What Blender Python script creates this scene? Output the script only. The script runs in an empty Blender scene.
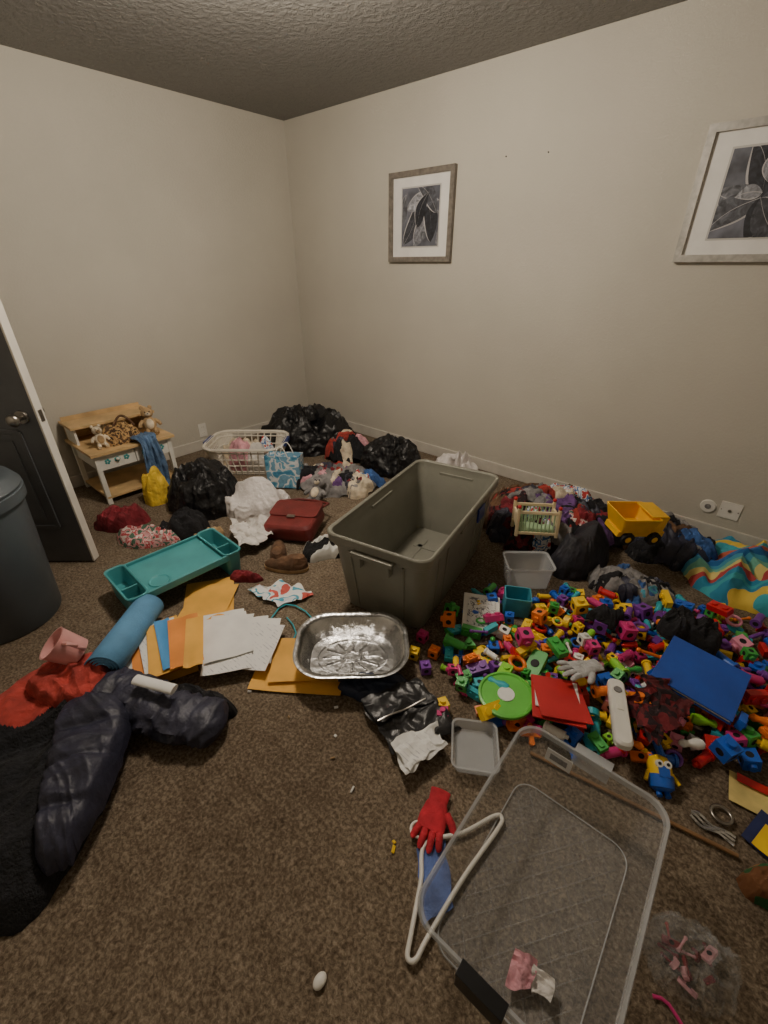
import bpy, bmesh, math, random
from mathutils import Vector, Matrix, Euler, noise
pi=math.pi
# ---------------------------------------------------------------- materials
def lin(c):
    r=[]
    for v in c[:3]:
        v=min(255,v)/255.0
        r.append(v/12.92 if v<=0.04045 else ((v+0.055)/1.055)**2.4)
    return (r[0],r[1],r[2],1.0)
MATS={}
def newmat(name):
    m=bpy.data.materials.new(name); m.use_nodes=True
    nt=m.node_tree; b=nt.nodes["Principled BSDF"]
    tc=nt.nodes.new("ShaderNodeTexCoord")
    return m,nt,b,tc.outputs["Object"]
def setp(b,**k):
    for n,v in k.items():
        n=n.replace("_"," ")
        if n in b.inputs: b.inputs[n].default_value=v
def noise_node(nt,co,scale,detail=3,dist=0.0,rough=.5):
    n=nt.nodes.new("ShaderNodeTexNoise"); n.inputs["Scale"].default_value=scale
    n.inputs["Detail"].default_value=detail; n.inputs["Distortion"].default_value=dist
    n.inputs["Roughness"].default_value=rough
    nt.links.new(co,n.inputs["Vector"]); return n
def ramp(nt,fac,stops,const=False):
    r=nt.nodes.new("ShaderNodeValToRGB"); e=r.color_ramp.elements
    if const: r.color_ramp.interpolation='CONSTANT'
    e[0].position=stops[0][0]; e[0].color=lin(stops[0][1])
    e[1].position=stops[1][0]; e[1].color=lin(stops[1][1])
    for p,c in stops[2:]:
        x=e.new(p); x.color=lin(c)
    nt.links.new(fac,r.inputs[0]); return r
def bumpit(nt,b,h,strength,dist=.005,prev=None):
    bp=nt.nodes.new("ShaderNodeBump"); bp.inputs["Strength"].default_value=strength
    bp.inputs["Distance"].default_value=dist
    nt.links.new(h,bp.inputs["Height"])
    if prev: nt.links.new(prev,bp.inputs["Normal"])
    nt.links.new(bp.outputs[0],b.inputs["Normal"]); return bp.outputs[0]
def M(name,col,rough=.6,metal=0.0,var=.12,scale=12,bump=.0,bscale=90,alpha=1.0,bdist=.005,**kw):
    if name in MATS: return MATS[name]
    m,nt,b,co=newmat(name)
    n=noise_node(nt,co,scale,3)
    lo=tuple(max(0,v*(1-var)) for v in col); hi=tuple(min(255,v*(1+var)) for v in col)
    r=ramp(nt,n.outputs[0],[(.3,lo),(.7,hi)])
    nt.links.new(r.outputs[0],b.inputs["Base Color"])
    setp(b,Roughness=rough,Metallic=metal,Alpha=alpha)
    setp(b,**kw)
    if bump>0:
        n2=noise_node(nt,co,bscale,3)
        bumpit(nt,b,n2.outputs[0],bump,bdist)
    MATS[name]=m; return m
def cloth(name,col,var=.18):
    if name in MATS: return MATS[name]
    m=M(name,col,.92,0,var,18); nt=m.node_tree; b=nt.nodes["Principled BSDF"]; co=nt.nodes["Texture Coordinate"].outputs["Object"]
    n1=noise_node(nt,co,22,3,1.2); p=bumpit(nt,b,n1.outputs[0],.6,.02)
    n2=noise_node(nt,co,260,1); bumpit(nt,b,n2.outputs[0],.25,.003,p)
    return m
def Mprint(name,cols,scale=14,rough=.85,kind='noise'):
    if name in MATS: return MATS[name]
    m,nt,b,co=newmat(name)
    if kind=='noise':
        n=noise_node(nt,co,scale,1,.6); fac=n.outputs[0]; lo,hi=.34,.66
    else:
        n=nt.nodes.new("ShaderNodeTexVoronoi"); n.inputs["Scale"].default_value=scale
        nt.links.new(co,n.inputs["Vector"])
        sp=nt.nodes.new("ShaderNodeSeparateColor"); nt.links.new(n.outputs["Color"],sp.inputs[0]); fac=sp.outputs[0]; lo,hi=0.05,.95
    k=len(cols); st=[(lo+(hi-lo)*i/k,c) for i,c in enumerate(cols)]
    r=ramp(nt,fac,st,True)
    nt.links.new(r.outputs[0],b.inputs["Base Color"]); setp(b,Roughness=rough)
    n2=noise_node(nt,co,24,3,1.0); bumpit(nt,b,n2.outputs[0],.5,.015)
    MATS[name]=m; return m
def Mstripe(name,cols,freq,ang,dist=.04,rough=.9):
    m,nt,b,co=newmat(name)
    mp=nt.nodes.new("ShaderNodeMapping"); mp.inputs["Rotation"].default_value=(0,0,ang); nt.links.new(co,mp.inputs[0])
    n=noise_node(nt,mp.outputs[0],4,2)
    sx=nt.nodes.new("ShaderNodeSeparateXYZ"); nt.links.new(mp.outputs[0],sx.inputs[0])
    a=nt.nodes.new("ShaderNodeMath"); a.operation='MULTIPLY_ADD'; nt.links.new(n.outputs[0],a.inputs[0]); a.inputs[1].default_value=dist*4; nt.links.new(sx.outputs[0],a.inputs[2])
    f=nt.nodes.new("ShaderNodeMath"); f.operation='MULTIPLY'; nt.links.new(a.outputs[0],f.inputs[0]); f.inputs[1].default_value=freq
    fr=nt.nodes.new("ShaderNodeMath"); fr.operation='FRACT'; nt.links.new(f.outputs[0],fr.inputs[0])
    k=len(cols); r=ramp(nt,fr.outputs[0],[(i/k,c) for i,c in enumerate(cols)],True)
    nt.links.new(r.outputs[0],b.inputs["Base Color"]); setp(b,Roughness=rough)
    n2=noise_node(nt,co,200,2); bumpit(nt,b,n2.outputs[0],.3)
    MATS[name]=m; return m
def Mcarpet():
    m,nt,b,co=newmat("carpet_pile")
    n1=noise_node(nt,co,95,4,.4,.7); n2=noise_node(nt,co,16,2); n3=noise_node(nt,co,1.6,2)
    r=ramp(nt,n1.outputs[0],[(.34,(92,81,69)),(.5,(130,117,101)),(.66,(168,154,136))])
    r2=ramp(nt,n2.outputs[0],[(.3,(224,221,218)),(.7,(255,255,255))])
    r3=ramp(nt,n3.outputs[0],[(.35,(222,219,216)),(.65,(255,254,252))])
    x=nt.nodes.new("ShaderNodeMixRGB"); x.blend_type='MULTIPLY'; x.inputs[0].default_value=1
    nt.links.new(r.outputs[0],x.inputs[1]); nt.links.new(r2.outputs[0],x.inputs[2])
    y=nt.nodes.new("ShaderNodeMixRGB"); y.blend_type='MULTIPLY'; y.inputs[0].default_value=1
    nt.links.new(x.outputs[0],y.inputs[1]); nt.links.new(r3.outputs[0],y.inputs[2])
    nt.links.new(y.outputs[0],b.inputs["Base Color"]); setp(b,Roughness=1.0)
    setp(b,**{"Specular IOR Level":.1})
    bumpit(nt,b,n1.outputs[0],.7,.011)
    return m
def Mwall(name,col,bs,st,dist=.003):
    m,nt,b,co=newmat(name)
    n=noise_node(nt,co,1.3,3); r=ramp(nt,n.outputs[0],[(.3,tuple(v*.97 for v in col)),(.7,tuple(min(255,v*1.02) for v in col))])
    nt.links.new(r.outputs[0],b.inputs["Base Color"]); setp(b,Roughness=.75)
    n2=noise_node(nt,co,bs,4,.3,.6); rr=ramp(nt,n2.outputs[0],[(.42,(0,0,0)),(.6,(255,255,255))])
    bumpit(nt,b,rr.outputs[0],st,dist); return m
def Mleaf(name,shade):
    """leaf with fine veining, monochrome print"""
    m,nt,b,co=newmat(name)
    n=noise_node(nt,co,26,4,1.5)
    r=ramp(nt,n.outputs[0],[(.3,tuple(v*.62 for v in shade)),(.55,shade),(.75,tuple(min(255,v*1.35) for v in shade))])
    nt.links.new(r.outputs[0],b.inputs["Base Color"]); setp(b,Roughness=.35); return m
# ---------------------------------------------------------------- mesh builder
class MB:
    def __init__(s): s.v=[];s.f=[];s.fm=[];s.fs=[];s.m=[];s.T=Matrix()
    def mi(s,mat):
        if mat not in s.m: s.m.append(mat)
        return s.m.index(mat)
    def add(s,vs,fs,mat,smooth=False,mats=None):
        o=len(s.v); s.v+=[s.T@Vector(v) for v in vs]
        for k,f in enumerate(fs):
            s.f.append([i+o for i in f]); s.fm.append(s.mi(mats[k] if mats else mat)); s.fs.append(smooth)
    def box(s,c,d,mat,rot=(0,0,0)):
        R=Euler(rot).to_matrix(); c=Vector(c); vs=[]
        for x in (-.5,.5):
            for y in (-.5,.5):
                for z in (-.5,.5): vs.append(c+R@Vector((x*d[0],y*d[1],z*d[2])))
        s.add(vs,[(0,1,3,2),(4,6,7,5),(0,4,5,1),(2,3,7,6),(0,2,6,4),(1,5,7,3)],mat)
    def loft(s,rings,mat,cap0=True,cap1=True,smooth=True,closed=True):
        n=len(rings[0]); vs=[p for r in rings for p in r]; fs=[]
        for j in range(len(rings)-1):
            for i in range(n if closed else n-1):
                a=j*n+i; b=j*n+(i+1)%n; fs.append((a,b,b+n,a+n))
        s.add(vs,fs,mat,smooth)
        if cap0: s.add(rings[0],[tuple(range(n))[::-1]],mat)
        if cap1: s.add(rings[-1],[tuple(range(n))],mat)
    def cyl(s,p0,p1,r0,r1,mat,n=14,cap=True,smooth=True):
        p0=Vector(p0);p1=Vector(p1); q=(p1-p0).to_track_quat('Z','Y')
        rg=[]
        for p,r in ((p0,r0),(p1,r1)):
            rg.append([p+q@Vector((math.cos(2*pi*i/n)*r,math.sin(2*pi*i/n)*r,0)) for i in range(n)])
        s.loft(rg,mat,cap,cap,smooth)
    def tube(s,pts,r,mat,n=8,flat=1.0,closed=False):
        pts=[Vector(p) for p in pts]; rg=[]; N=len(pts)
        for i,p in enumerate(pts):
            if closed: t=pts[(i+1)%N]-pts[i-1]
            else: t=pts[min(i+1,N-1)]-pts[max(i-1,0)]
            t.normalize(); up=Vector((0,0,1))
            if abs(t.z)>.95: up=Vector((0,1,0))
            a=t.cross(up).normalized(); b=a.cross(t).normalized()
            rr=r[i] if isinstance(r,(list,tuple)) else r
            rg.append([p+a*math.cos(2*pi*k/n)*rr+b*math.sin(2*pi*k/n)*rr*flat for k in range(n)])
        if closed: rg.append(rg[0]); s.loft(rg,mat,False,False)
        else: s.loft(rg,mat)
    def sph(s,c,r,mat,n=12,m=8):
        if not isinstance(r,(tuple,list)): r=(r,r,r)
        rg=[]
        for j in range(m+1):
            a=pi*j/m; a=max(.02,min(pi-.02,a))
            rg.append([(c[0]+r[0]*math.sin(a)*math.cos(2*pi*i/n),c[1]+r[1]*math.sin(a)*math.sin(2*pi*i/n),c[2]-r[2]*math.cos(a)) for i in range(n)])
        s.loft(rg,mat)
    def lathe(s,prof,mat,n=32,c=(0,0,0),cap0=True,cap1=True):
        s.loft([[(c[0]+r*math.cos(2*pi*i/n),c[1]+r*math.sin(2*pi*i/n),c[2]+z) for i in range(n)] for r,z in prof],mat,cap0,cap1)
    def at(s,x,y,z=0,rz=0,rx=0,ry=0):
        s.T=Matrix.Translation((x,y,z))@Euler((rx,ry,rz)).to_matrix().to_4x4(); return s
    def obj(s,name,bevel=0,seg=2,angle=40):
        me=bpy.data.meshes.new(name); me.from_pydata([tuple(v) for v in s.v],[],s.f)
        for m in s.m: me.materials.append(m)
        me.polygons.foreach_set("material_index",s.fm); me.polygons.foreach_set("use_smooth",s.fs)
        me.update(); ob=bpy.data.objects.new(name,me); bpy.context.collection.objects.link(ob)
        bm=bmesh.new(); bm.from_mesh(me); bmesh.ops.remove_doubles(bm,verts=bm.verts,dist=1e-5)
        for e in bm.edges:
            if len(e.link_faces)==2 and e.calc_face_angle(0)>math.radians(50): e.smooth=False
        bm.to_mesh(me); bm.free()
        if bevel>0:
            b=ob.modifiers.new("bevel",'BEVEL'); b.width=bevel; b.segments=seg; b.limit_method='ANGLE'; b.angle_limit=math.radians(angle)
        return ob
def rrect(w,l,r,z,k=5,ox=0,oy=0):
    pts=[]
    for cx,cy,a0 in ((w/2-r,l/2-r,0),(-w/2+r,l/2-r,pi/2),(-w/2+r,-l/2+r,pi),(w/2-r,-l/2+r,1.5*pi)):
        for i in range(k+1):
            a=a0+pi/2*i/k; pts.append((ox+cx+r*math.cos(a),oy+cy+r*math.sin(a),z))
    return pts
def container(mb,prof,mat,k=5,cap0=True,cap1=True):
    mb.loft([rrect(*p,k=k) for p in prof],mat,cap0,cap1)
def nz(x,y,z=0): return noise.noise(Vector((x,y,z)))
def resample(pts,n):
    N=len(pts); out=[]
    for i in range(n):
        t=i*N/n; k=int(t); u=t-k
        p0,p1,p2,p3=[pts[(k+d)%N] for d in (-1,0,1,2)]
        out.append(tuple(.5*((2*p1[a])+(-p0[a]+p2[a])*u+(2*p0[a]-5*p1[a]+4*p2[a]-p3[a])*u*u+(-p0[a]+3*p1[a]-3*p2[a]+p3[a])*u**3) for a in (0,1)))
    return out
def ridge(x,y,s): return 1-2.4*abs(nz(x,y,s))
def heapm(mb,outline,h,mat,seed=0,fold=.5,freq=9,base=None,prof='flat',z0=0.0,nA=110,nR=36,wob=.06,aniso=.35,region=None,bulge=0.0,crease=.012,extra=None):
    o=resample(outline,nA); cx=sum(p[0] for p in o)/nA; cy=sum(p[1] for p in o)/nA
    phi=seed*1.7; ca,sa=math.cos(phi),math.sin(phi); cb,sb=math.cos(phi+1.1),math.sin(phi+1.1)
    vs=[];fs=[];ms=[]
    def zz(x,y,r):
        wx=nz(x*4,y*4,seed)*.08; wy=nz(x*4,y*4,seed+9)*.08
        X=x+wx; Y=y+wy
        u=(X*ca+Y*sa); v=(-X*sa+Y*ca)*aniso; u2=(X*cb+Y*sb); v2=(-X*sb+Y*cb)*aniso
        n1=ridge(u*freq,v*freq,seed); n2=ridge(u2*freq*2.1,v2*freq*2.1,seed+3); n4=ridge(u*freq*4.1,v2*freq*4.1,seed+6)
        n3=nz(x*2.2,y*2.2,seed+5)
        if prof=='dome': pr=max(0,1-r**2)**.5
        else: pr=max(0,1-r**5)**.5
        q=min(1,(1-r)*6)
        return h*pr*(1-fold+fold*(.5+.5*n1)+.25*n3)+crease*q*(.9*n2+.5*n1+.35*n4)
    bz=base if base else (lambda x,y:0)
    for j in range(nR+1):
        r=j/nR
        for i in range(nA):
            a=2*pi*i/nA
            w=1+wob*(nz(math.cos(a)*2,math.sin(a)*2,seed*3.1)+.7*nz(math.cos(a)*6,math.sin(a)*6,seed*1.3)+.4*nz(math.cos(a)*14,math.sin(a)*14,seed))
            if bulge: w*=1+bulge*(nz(math.cos(a)*3,math.sin(a)*3,r*4+seed)+.5*ridge(math.cos(a)*5,math.sin(a)*5,r*7+seed))
            rr=r if prof!='dome' else math.sin(r*pi/2)
            x=cx+(o[i][0]-cx)*rr*w; y=cy+(o[i][1]-cy)*rr*w
            z=z0+bz(x,y)+zz(x,y,rr)+(extra(x,y) if extra else 0)
            vs.append((x,y,max(z,.001)))
    for j in range(nR):
        for i in range(nA):
            a=j*nA+i; b=j*nA+(i+1)%nA; fs.append((a,a+nA,b+nA,b))
    if region:
        for f in fs:
            p=[sum(vs[q][k] for q in f)/4 for k in range(3)]; ms.append(region(*p))
        mb.add(vs,fs,mat,True,ms)
    else: mb.add(vs,fs,mat,True)
def ell(cx,cy,rx,ry,a=0,n=10,seed=0,irr=.12):
    rnd=random.Random(seed+77); out=[]
    for i in range(n):
        t=2*pi*i/n; k=1+rnd.uniform(-irr,irr); x=rx*math.cos(t)*k; y=ry*math.sin(t)*k
        out.append((cx+x*math.cos(a)-y*math.sin(a),cy+x*math.sin(a)+y*math.cos(a)))
    return out
def pile(name,cx,cy,rx,ry,a,h,mats,n,seed,size=(.1,.2),thick=.05):
    rnd=random.Random(seed); mb=MB()
    ca,sa=math.cos(a),math.sin(a)
    def dome(x,y):
        dx,dy=x-cx,y-cy; u=(dx*ca+dy*sa)/rx; v=(-dx*sa+dy*ca)/ry
        return h*max(0,1-(u*u+v*v))**.6
    heapm(mb,ell(cx,cy,rx*.98,ry*.98,a,12,seed,.05),.03,mats[0],seed,.6,9,dome,z0=.0)
    for i in range(n):
        t=rnd.uniform(0,2*pi); r=math.sqrt((i+.5)/n)*.92; u=r*math.cos(t)*rx; v=r*math.sin(t)*ry
        x=cx+u*ca-v*sa; y=cy+u*sa+v*ca; s=rnd.uniform(*size)
        ol=ell(x,y,s,s*rnd.uniform(.4,.75),rnd.uniform(0,pi),11,seed+i,.35)
        heapm(mb,ol,thick*rnd.uniform(.8,1.5),mats[rnd.randrange(len(mats))],seed+i*.37,.6,rnd.uniform(10,16),dome,nA=64,nR=20,wob=.2,crease=.014)
    return mb.obj(name)
def garment(name,outline,h,mat,seed=1,**k):
    mb=MB(); heapm(mb,outline,h,mat,seed,**k); return mb.obj(name)
def trashbag(name,cx,cy,rx,ry,a,h,mat,seed,ear=True):
    mb=MB(); heapm(mb,ell(cx,cy,rx,ry,a,12,seed,.08),h,mat,seed,.45,8,prof='dome',nA=150,nR=54,wob=.09,aniso=.5,bulge=.10,crease=.018)
    if ear:
        heapm(mb,ell(cx+.04,cy-.03,rx*.36,ry*.28,a+.8,9,seed+4,.3),.08,mat,seed+4,.7,22,prof='dome',z0=h*.72,nA=60,nR=18,wob=.3,crease=.02)
    return mb.obj(name)
def sheetm(mb,x,y,z,w,l,rz,mat,curl=.004,seed=0,n=8):
    c,s_=math.cos(rz),math.sin(rz); top=[];fs=[]
    for j in range(n+1):
        for i in range(n+1):
            u=(i/n-.5);v=(j/n-.5)
            zz=z+.001+curl*(1+nz(u*2.2+seed,v*2.2,seed))*(.6+2*(u*u+v*v))
            top.append((x+c*u*w-s_*v*l,y+s_*u*w+c*v*l,zz))
    for j in range(n):
        for i in range(n):
            a=j*(n+1)+i; fs.append((a,a+1,a+n+2,a+n+1))
    mb.add(top,fs,mat,True); 
    mb.add([(p[0],p[1],p[2]-.0012) for p in top],[f[::-1] for f in fs],mat,True)
def quadcloth(mb,c4,z,amp,mat,seed=0,freq=14,n=34,smooth=True,edge=.006):
    vs=[];fs=[]
    for j in range(n+1):
        for i in range(n+1):
            u=i/n;v=j/n
            x=(c4[0][0]*(1-u)+c4[1][0]*u)*(1-v)+(c4[3][0]*(1-u)+c4[2][0]*u)*v
            y=(c4[0][1]*(1-u)+c4[1][1]*u)*(1-v)+(c4[3][1]*(1-u)+c4[2][1]*u)*v
            x0,y0=x,y
            x+=edge*nz(x0*20,y0*20,seed)*2; y+=edge*nz(x0*20,y0*20,seed+7)*2
            zz=z+amp*max(0,.5+.5*ridge(x0*freq,y0*freq*.5,seed)+.35*ridge(x0*freq*1.2,y0*freq*2.3,seed+2)+.15*nz(x0*freq*4,y0*freq*4,seed))
            vs.append((x,y,zz+.0015))
    for j in range(n):
        for i in range(n):
            a=j*(n+1)+i; fs.append((a,a+1,a+n+2,a+n+1))
    mb.add(vs,fs,mat,smooth); mb.add([(p[0],p[1],p[2]-.0015) for p in vs],[f[::-1] for f in fs],mat,smooth)
# ---------------------------------------------------------------- palette
white=M("white_plastic",(228,226,220),.35,var=.03); offw=M("painted_white_wood",(232,230,222),.45,var=.04)
paper=M("paper_white",(232,232,230),.8,var=.03)
black=cloth("black_fabric",(28,28,32)); navy=M("navy_nylon",(44,45,62),.5,0,.15,14,.5,40,bdist=.01)
fleece=M("black_fleece",(29,30,34),1,0,.3,40,.9,120,bdist=.012)
redc=cloth("red_fleece",(156,58,52)); maroonc=cloth("maroon_fabric",(120,36,46))
yel=cloth("yellow_fabric",(226,184,60)); jean=cloth("denim_blue",(92,120,156)); pinkc=cloth("pink_fabric",(205,150,160))
cream=cloth("cream_fabric",(210,196,172)); greyc=cloth("grey_fabric",(128,126,126)); whitec=cloth("white_fabric",(220,216,212),.06)
bluec=cloth("blue_fabric",(58,92,150)); tealc=cloth("teal_fabric",(76,145,165)); brownc=cloth("brown_fabric",(100,74,54)); purplec=cloth("purple_fabric",(100,68,122))
tanc=cloth("tan_fabric",(170,142,104))
floral=Mprint("floral_print",[(230,215,210),(190,84,90),(215,165,168),(80,115,96)],30)
floral2=Mprint("blue_print",[(220,225,230),(70,115,175),(235,235,230),(190,66,66)],28)
leop=Mprint("leopard_print",[(84,62,42),(165,128,84),(196,162,108),(76,56,38)],40)
plaid=Mprint("dark_red_plaid",[(35,20,24),(110,30,38),(40,22,30),(84,24,30)],44,kind='v')
bagblk=M("black_trash_bag_plastic",(19,19,22),.40,0,.2,8,.7,20,bdist=.02)
bagwht=M("white_bag_plastic",(222,216,214),.45,0,.05,8,.8,20,bdist=.02)
clear=M("clear_plastic",(200,206,210),.12,0,.02,8,alpha=.19)
clearrim=M("clear_plastic_thick",(212,216,220),.15,0,.02,8,alpha=.38)
clearfaint=M("clear_plastic_texture",(200,204,208),.2,0,.02,8,alpha=.22)
wood=M("light_oak",(204,172,124),.5,0,.12,7); metal=M("brushed_nickel",(160,155,148),.3,1.0,.05)
P_=lambda n,c,r=.38:M(n,c,r,0,.05,10)
tred=P_("toy_red",(208,42,48)); tyel=P_("toy_yellow",(248,204,44)); tgrn=P_("toy_green",(66,168,76)); tblu=P_("toy_blue",(40,96,200))
tpur=P_("toy_purple",(122,62,160)); tora=P_("toy_orange",(242,128,46)); ttea=P_("toy_teal",(58,175,190)); tmag=P_("toy_magenta",(208,58,128)); tlim=P_("toy_lime",(142,212,66))
tpnk=P_("toy_pink",(240,155,184)); tdark=M("toy_hole_dark",(26,26,30),.7); twht=P_("toy_white",(235,235,230))
# ---------------------------------------------------------------- room
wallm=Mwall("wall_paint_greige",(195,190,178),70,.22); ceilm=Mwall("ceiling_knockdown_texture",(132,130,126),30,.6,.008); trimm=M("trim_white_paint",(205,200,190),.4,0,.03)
X1,Y0,Hh=4.65,-3.5,2.44
def wall(name,c,d,mat):
    mb=MB(); mb.box(c,d,mat); return mb.obj(name)
wall("floor",(X1/2,Y0/2,-.05),(X1+.2,-Y0+.2,.1),Mcarpet())
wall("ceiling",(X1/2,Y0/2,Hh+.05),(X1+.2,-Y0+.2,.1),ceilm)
wall("wall_left",(-.05,Y0/2,Hh/2),(.1,-Y0+.2,Hh),wallm)
wall("wall_back",(X1/2,.05,Hh/2),(X1,.1,Hh),wallm)
wall("wall_right",(X1+.05,Y0/2,Hh/2),(.1,-Y0+.2,Hh),wallm)
wall("wall_front",(X1/2,Y0-.05,Hh/2),(X1,.1,Hh),wallm)
def baseb(name,c,d):
    mb=MB(); mb.box(c,d,trimm); mb.obj(name,.005)
baseb("baseboard_left",(.007,Y0/2+.2,.045),(.014,-Y0-.5,.09)); baseb("baseboard_back",(X1/2,-.007,.045),(X1-.03,.014,.09))
baseb("baseboard_right",(X1-.007,Y0/2,.045),(.014,-Y0-.03,.09)); baseb("baseboard_front",(X1/2+.4,Y0+.007,.045),(X1-.9,.014,.09))
wall("wall_return",(.23,-3.28,Hh/2),(.46,.44,Hh),wallm)
dm=M("door_grey_paint",(98,100,104),.4,0,.04); dedge=M("door_edge_paint",(220,215,206),.5,0,.03)
mb=MB(); ang=math.atan2(-.66,-.75)
mb.at(1.11,-2.50,.01,ang)
L=.80; T=.044
mb.box((L/2,0,1.015),(L,T,2.03),dm)
mb.box((-.002,0,1.015),(.010,T+.003,2.03),dedge)
for sgn in (1,-1):
    y=sgn*T/2
    for (x0,x1,z0,z1) in ((.11,.36,.22,.74),(.44,.69,.22,.74),(.11,.36,.96,1.86),(.44,.69,.96,1.86)):
        for (c,d) in (((x0,y,(z0+z1)/2),(.022,.012,z1-z0)),((x1,y,(z0+z1)/2),(.022,.012,z1-z0)),(((x0+x1)/2,y,z0),(x1-x0,.012,.022)),(((x0+x1)/2,y,z1),(x1-x0,.012,.022))): mb.box(c,d,dm)
        mb.box(((x0+x1)/2,y,(z0+z1)/2),(x1-x0-.09,.010,z1-z0-.09),dm)
    mb.cyl((.065,y,.81),(.065,y+sgn*.012,.81),.032,.030,metal,24)
    mb.cyl((.065,y+sgn*.012,.81),(.065,y+sgn*.04,.81),.011,.014,metal,16)
    mb.sph((.065,y+sgn*.058,.81),(.029,.024,.029),metal,20,12)
mb.box((-.008,0,.81),(.003,.024,.055),metal)
mb.obj("door_1",.003)
def picture(name,cx,cz,fm,seed,leaves,w=.55,h=.54):
    mb=MB(); mb.at(cx,-.002,cz)
    fw=.032
    mb.box((0,-.006,0),(w-.02,.012,h-.02),M("picture_mat_board",(232,230,226),.7,var=.02))
    for c,d in (((0,-.015,h/2-fw/2),(w,.03,fw)),((0,-.015,-h/2+fw/2),(w,.03,fw)),((-w/2+fw/2,-.015,0),(fw,.03,h-2*fw)),((w/2-fw/2,-.015,0),(fw,.03,h-2*fw))): mb.box(c,d,fm)
    aw,ah=.318,.345
    mb.box((0,-.0125,.0),(aw+.017,.002,ah+.017),M("picture_bevel_line",(196,194,190),.6,var=.02))
    mb.box((0,-.0142,.0),(aw,.003,ah),M("print_ground",(92,94,104),.4,0,.35,9))
    # printed leaves: flat almond shapes with a midrib, clipped to the print
    for k,(x0,z0,a,ln,wd,sh) in enumerate(leaves):
        lm=Mleaf("print_leaf_%d"%sh,(sh,sh+2,sh+10)); rib=M("print_rib",(186,184,186),.4,var=.05)
        y=-.0160-.00012*k; n=18; up=[];dn=[];mid=[]
        for i in range(n+1):
            t=i/n; bend=.25*math.sin(t*pi*.9)*ln*.5*(1 if k%2 else -1); hw=wd*math.sin(pi*t**.8)**.9
            px=t*ln; 
            for lst,o in ((up,bend+hw),(dn,bend-hw),(mid,bend)):
                x=x0+px*math.cos(a)-o*math.sin(a); z=z0+px*math.sin(a)+o*math.cos(a)
                lst.append((max(-aw/2,min(aw/2,x)),y,max(-ah/2,min(ah/2,z))))
        vs=up+dn; mb.add(vs,[(i,i+1,n+2+i,n+1+i) for i in range(n)],lm)
        m2=[(p[0],p[1]-.00005,p[2]+.0012) for p in mid]; m3=[(p[0],p[1]-.00005,p[2]-.0012) for p in mid]
        mb.add(m2+m3,[(i,i+1,n+2+i,n+1+i) for i in range(n)],rib)
        mb.add([(p[0],p[1]-.00003,p[2]) for p in up]+[(p[0]*.985+.015*q[0],p[1]-.00003,p[2]*.985+.015*q[2]) for p,q in zip([ (u[0]*.94+d_[0]*.06,u[1],u[2]*.94+d_[2]*.06) for u,d_ in zip(up,dn)],mid)],[(i,i+1,n+2+i,n+1+i) for i in range(n)],rib)
    mb.obj(name)
L1=[(-.14,-.16,1.2,.30,.055,66),(-.05,-.17,.7,.30,.06,120),(.10,-.15,1.9,.34,.06,50),(-.12,.05,.1,.28,.05,150),(.14,.02,2.4,.26,.05,84),(-.02,-.06,1.1,.22,.045,44),(.15,-.17,1.4,.30,.04,130),(-.15,-.05,1.35,.2,.04,104)]
L2=[(.0,-.02,.2,.19,.06,120),(.0,-.02,1.1,.24,.06,66),(.0,-.02,2.0,.24,.07,50),(.0,-.02,2.9,.2,.06,104),(.0,-.02,3.8,.22,.06,84),(.0,-.02,4.7,.2,.055,44),(.0,-.02,5.5,.24,.06,72),(.02,.03,1.5,.14,.04,140),(.0,0,3.3,.1,.03,150)]
picture("framed_picture",1.41,1.72,M("grey_wood_frame",(118,111,102),.45,0,.15,30),3,L1)
picture("framed_picture",3.33,1.715,M("silver_frame",(178,175,169),.35,.4,.1,30),8,L2,.56,.545)
def outlet(name,T,w=.07,h=.115):
    mb=MB(); mb.T=T; mb.box((0,-.003,0),(w,.006,h),white)
    for z in (-.027,.027):
        mb.box((0,-.007,z),(.034,.003,.028),offw)
        for x in (-.007,.007): mb.box((x,-.009,z+.002),(.002,.001,.009),tdark)
    mb.obj(name,.0015)
outlet("wall_outlet",Matrix.Translation((0.001,-1.20,.17))@Matrix.Rotation(pi/2,4,'Z'))
mb=MB(); mb.at(3.69,-.001,.20)
mb.box((0,-.003,0),(.10,.006,.10),white); mb.cyl((0,-.006,0),(0,-.012,0),.009,.009,metal,12); 
for x in (-.04,.04): mb.cyl((x,-.006,0),(x,-.008,0),.004,.004,metal,8)
mb.obj("coax_wall_plate",.0015)
mb=MB(); mb.at(3.585,-.001,.195); mb.cyl((0,0,0),(0,-.01,0),.04,.036,white,28); mb.cyl((0,-.01,0),(0,-.014,0),.016,.014,greyc,20); mb.obj("round_wall_plate")
mb=MB(); 
for x,z in ((2.28,1.98),(2.02,1.99)): mb.cyl((x,-.0005,z),(x,-.006,z),.004,.003,tdark,8)
mb.obj("wall_nails")
# ceiling light
mb=MB(); mb.at(2.0,-1.75,Hh)
mb.lathe([(.17,0),(.175,-.02),(.165,-.03)],metal,40)
gm,nt,b,co=newmat("frosted_glass_lit"); setp(b,**{"Base Color":(1,1,1,1),"Emission Color":lin((255,234,205)),"Emission Strength":12.0})
prof=[(.16*math.cos(a),-.03-.085*math.sin(a)) for a in [i*pi/2/8 for i in range(9)]]; prof[-1]=(.004,-.115)
mb.lathe(prof,gm,32)
mb.cyl((0,0,-.115),(0,0,-.13),.008,.012,metal,12)
mb.obj("ceiling_light")
ld=bpy.data.lights.new("ceiling_bulb",'POINT'); ld.energy=82; ld.shadow_soft_size=.11; ld.color=lin((255,241,222))[:3]
lo=bpy.data.objects.new("ceiling_bulb",ld); bpy.context.collection.objects.link(lo); lo.location=(2.0,-1.75,2.18)
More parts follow.
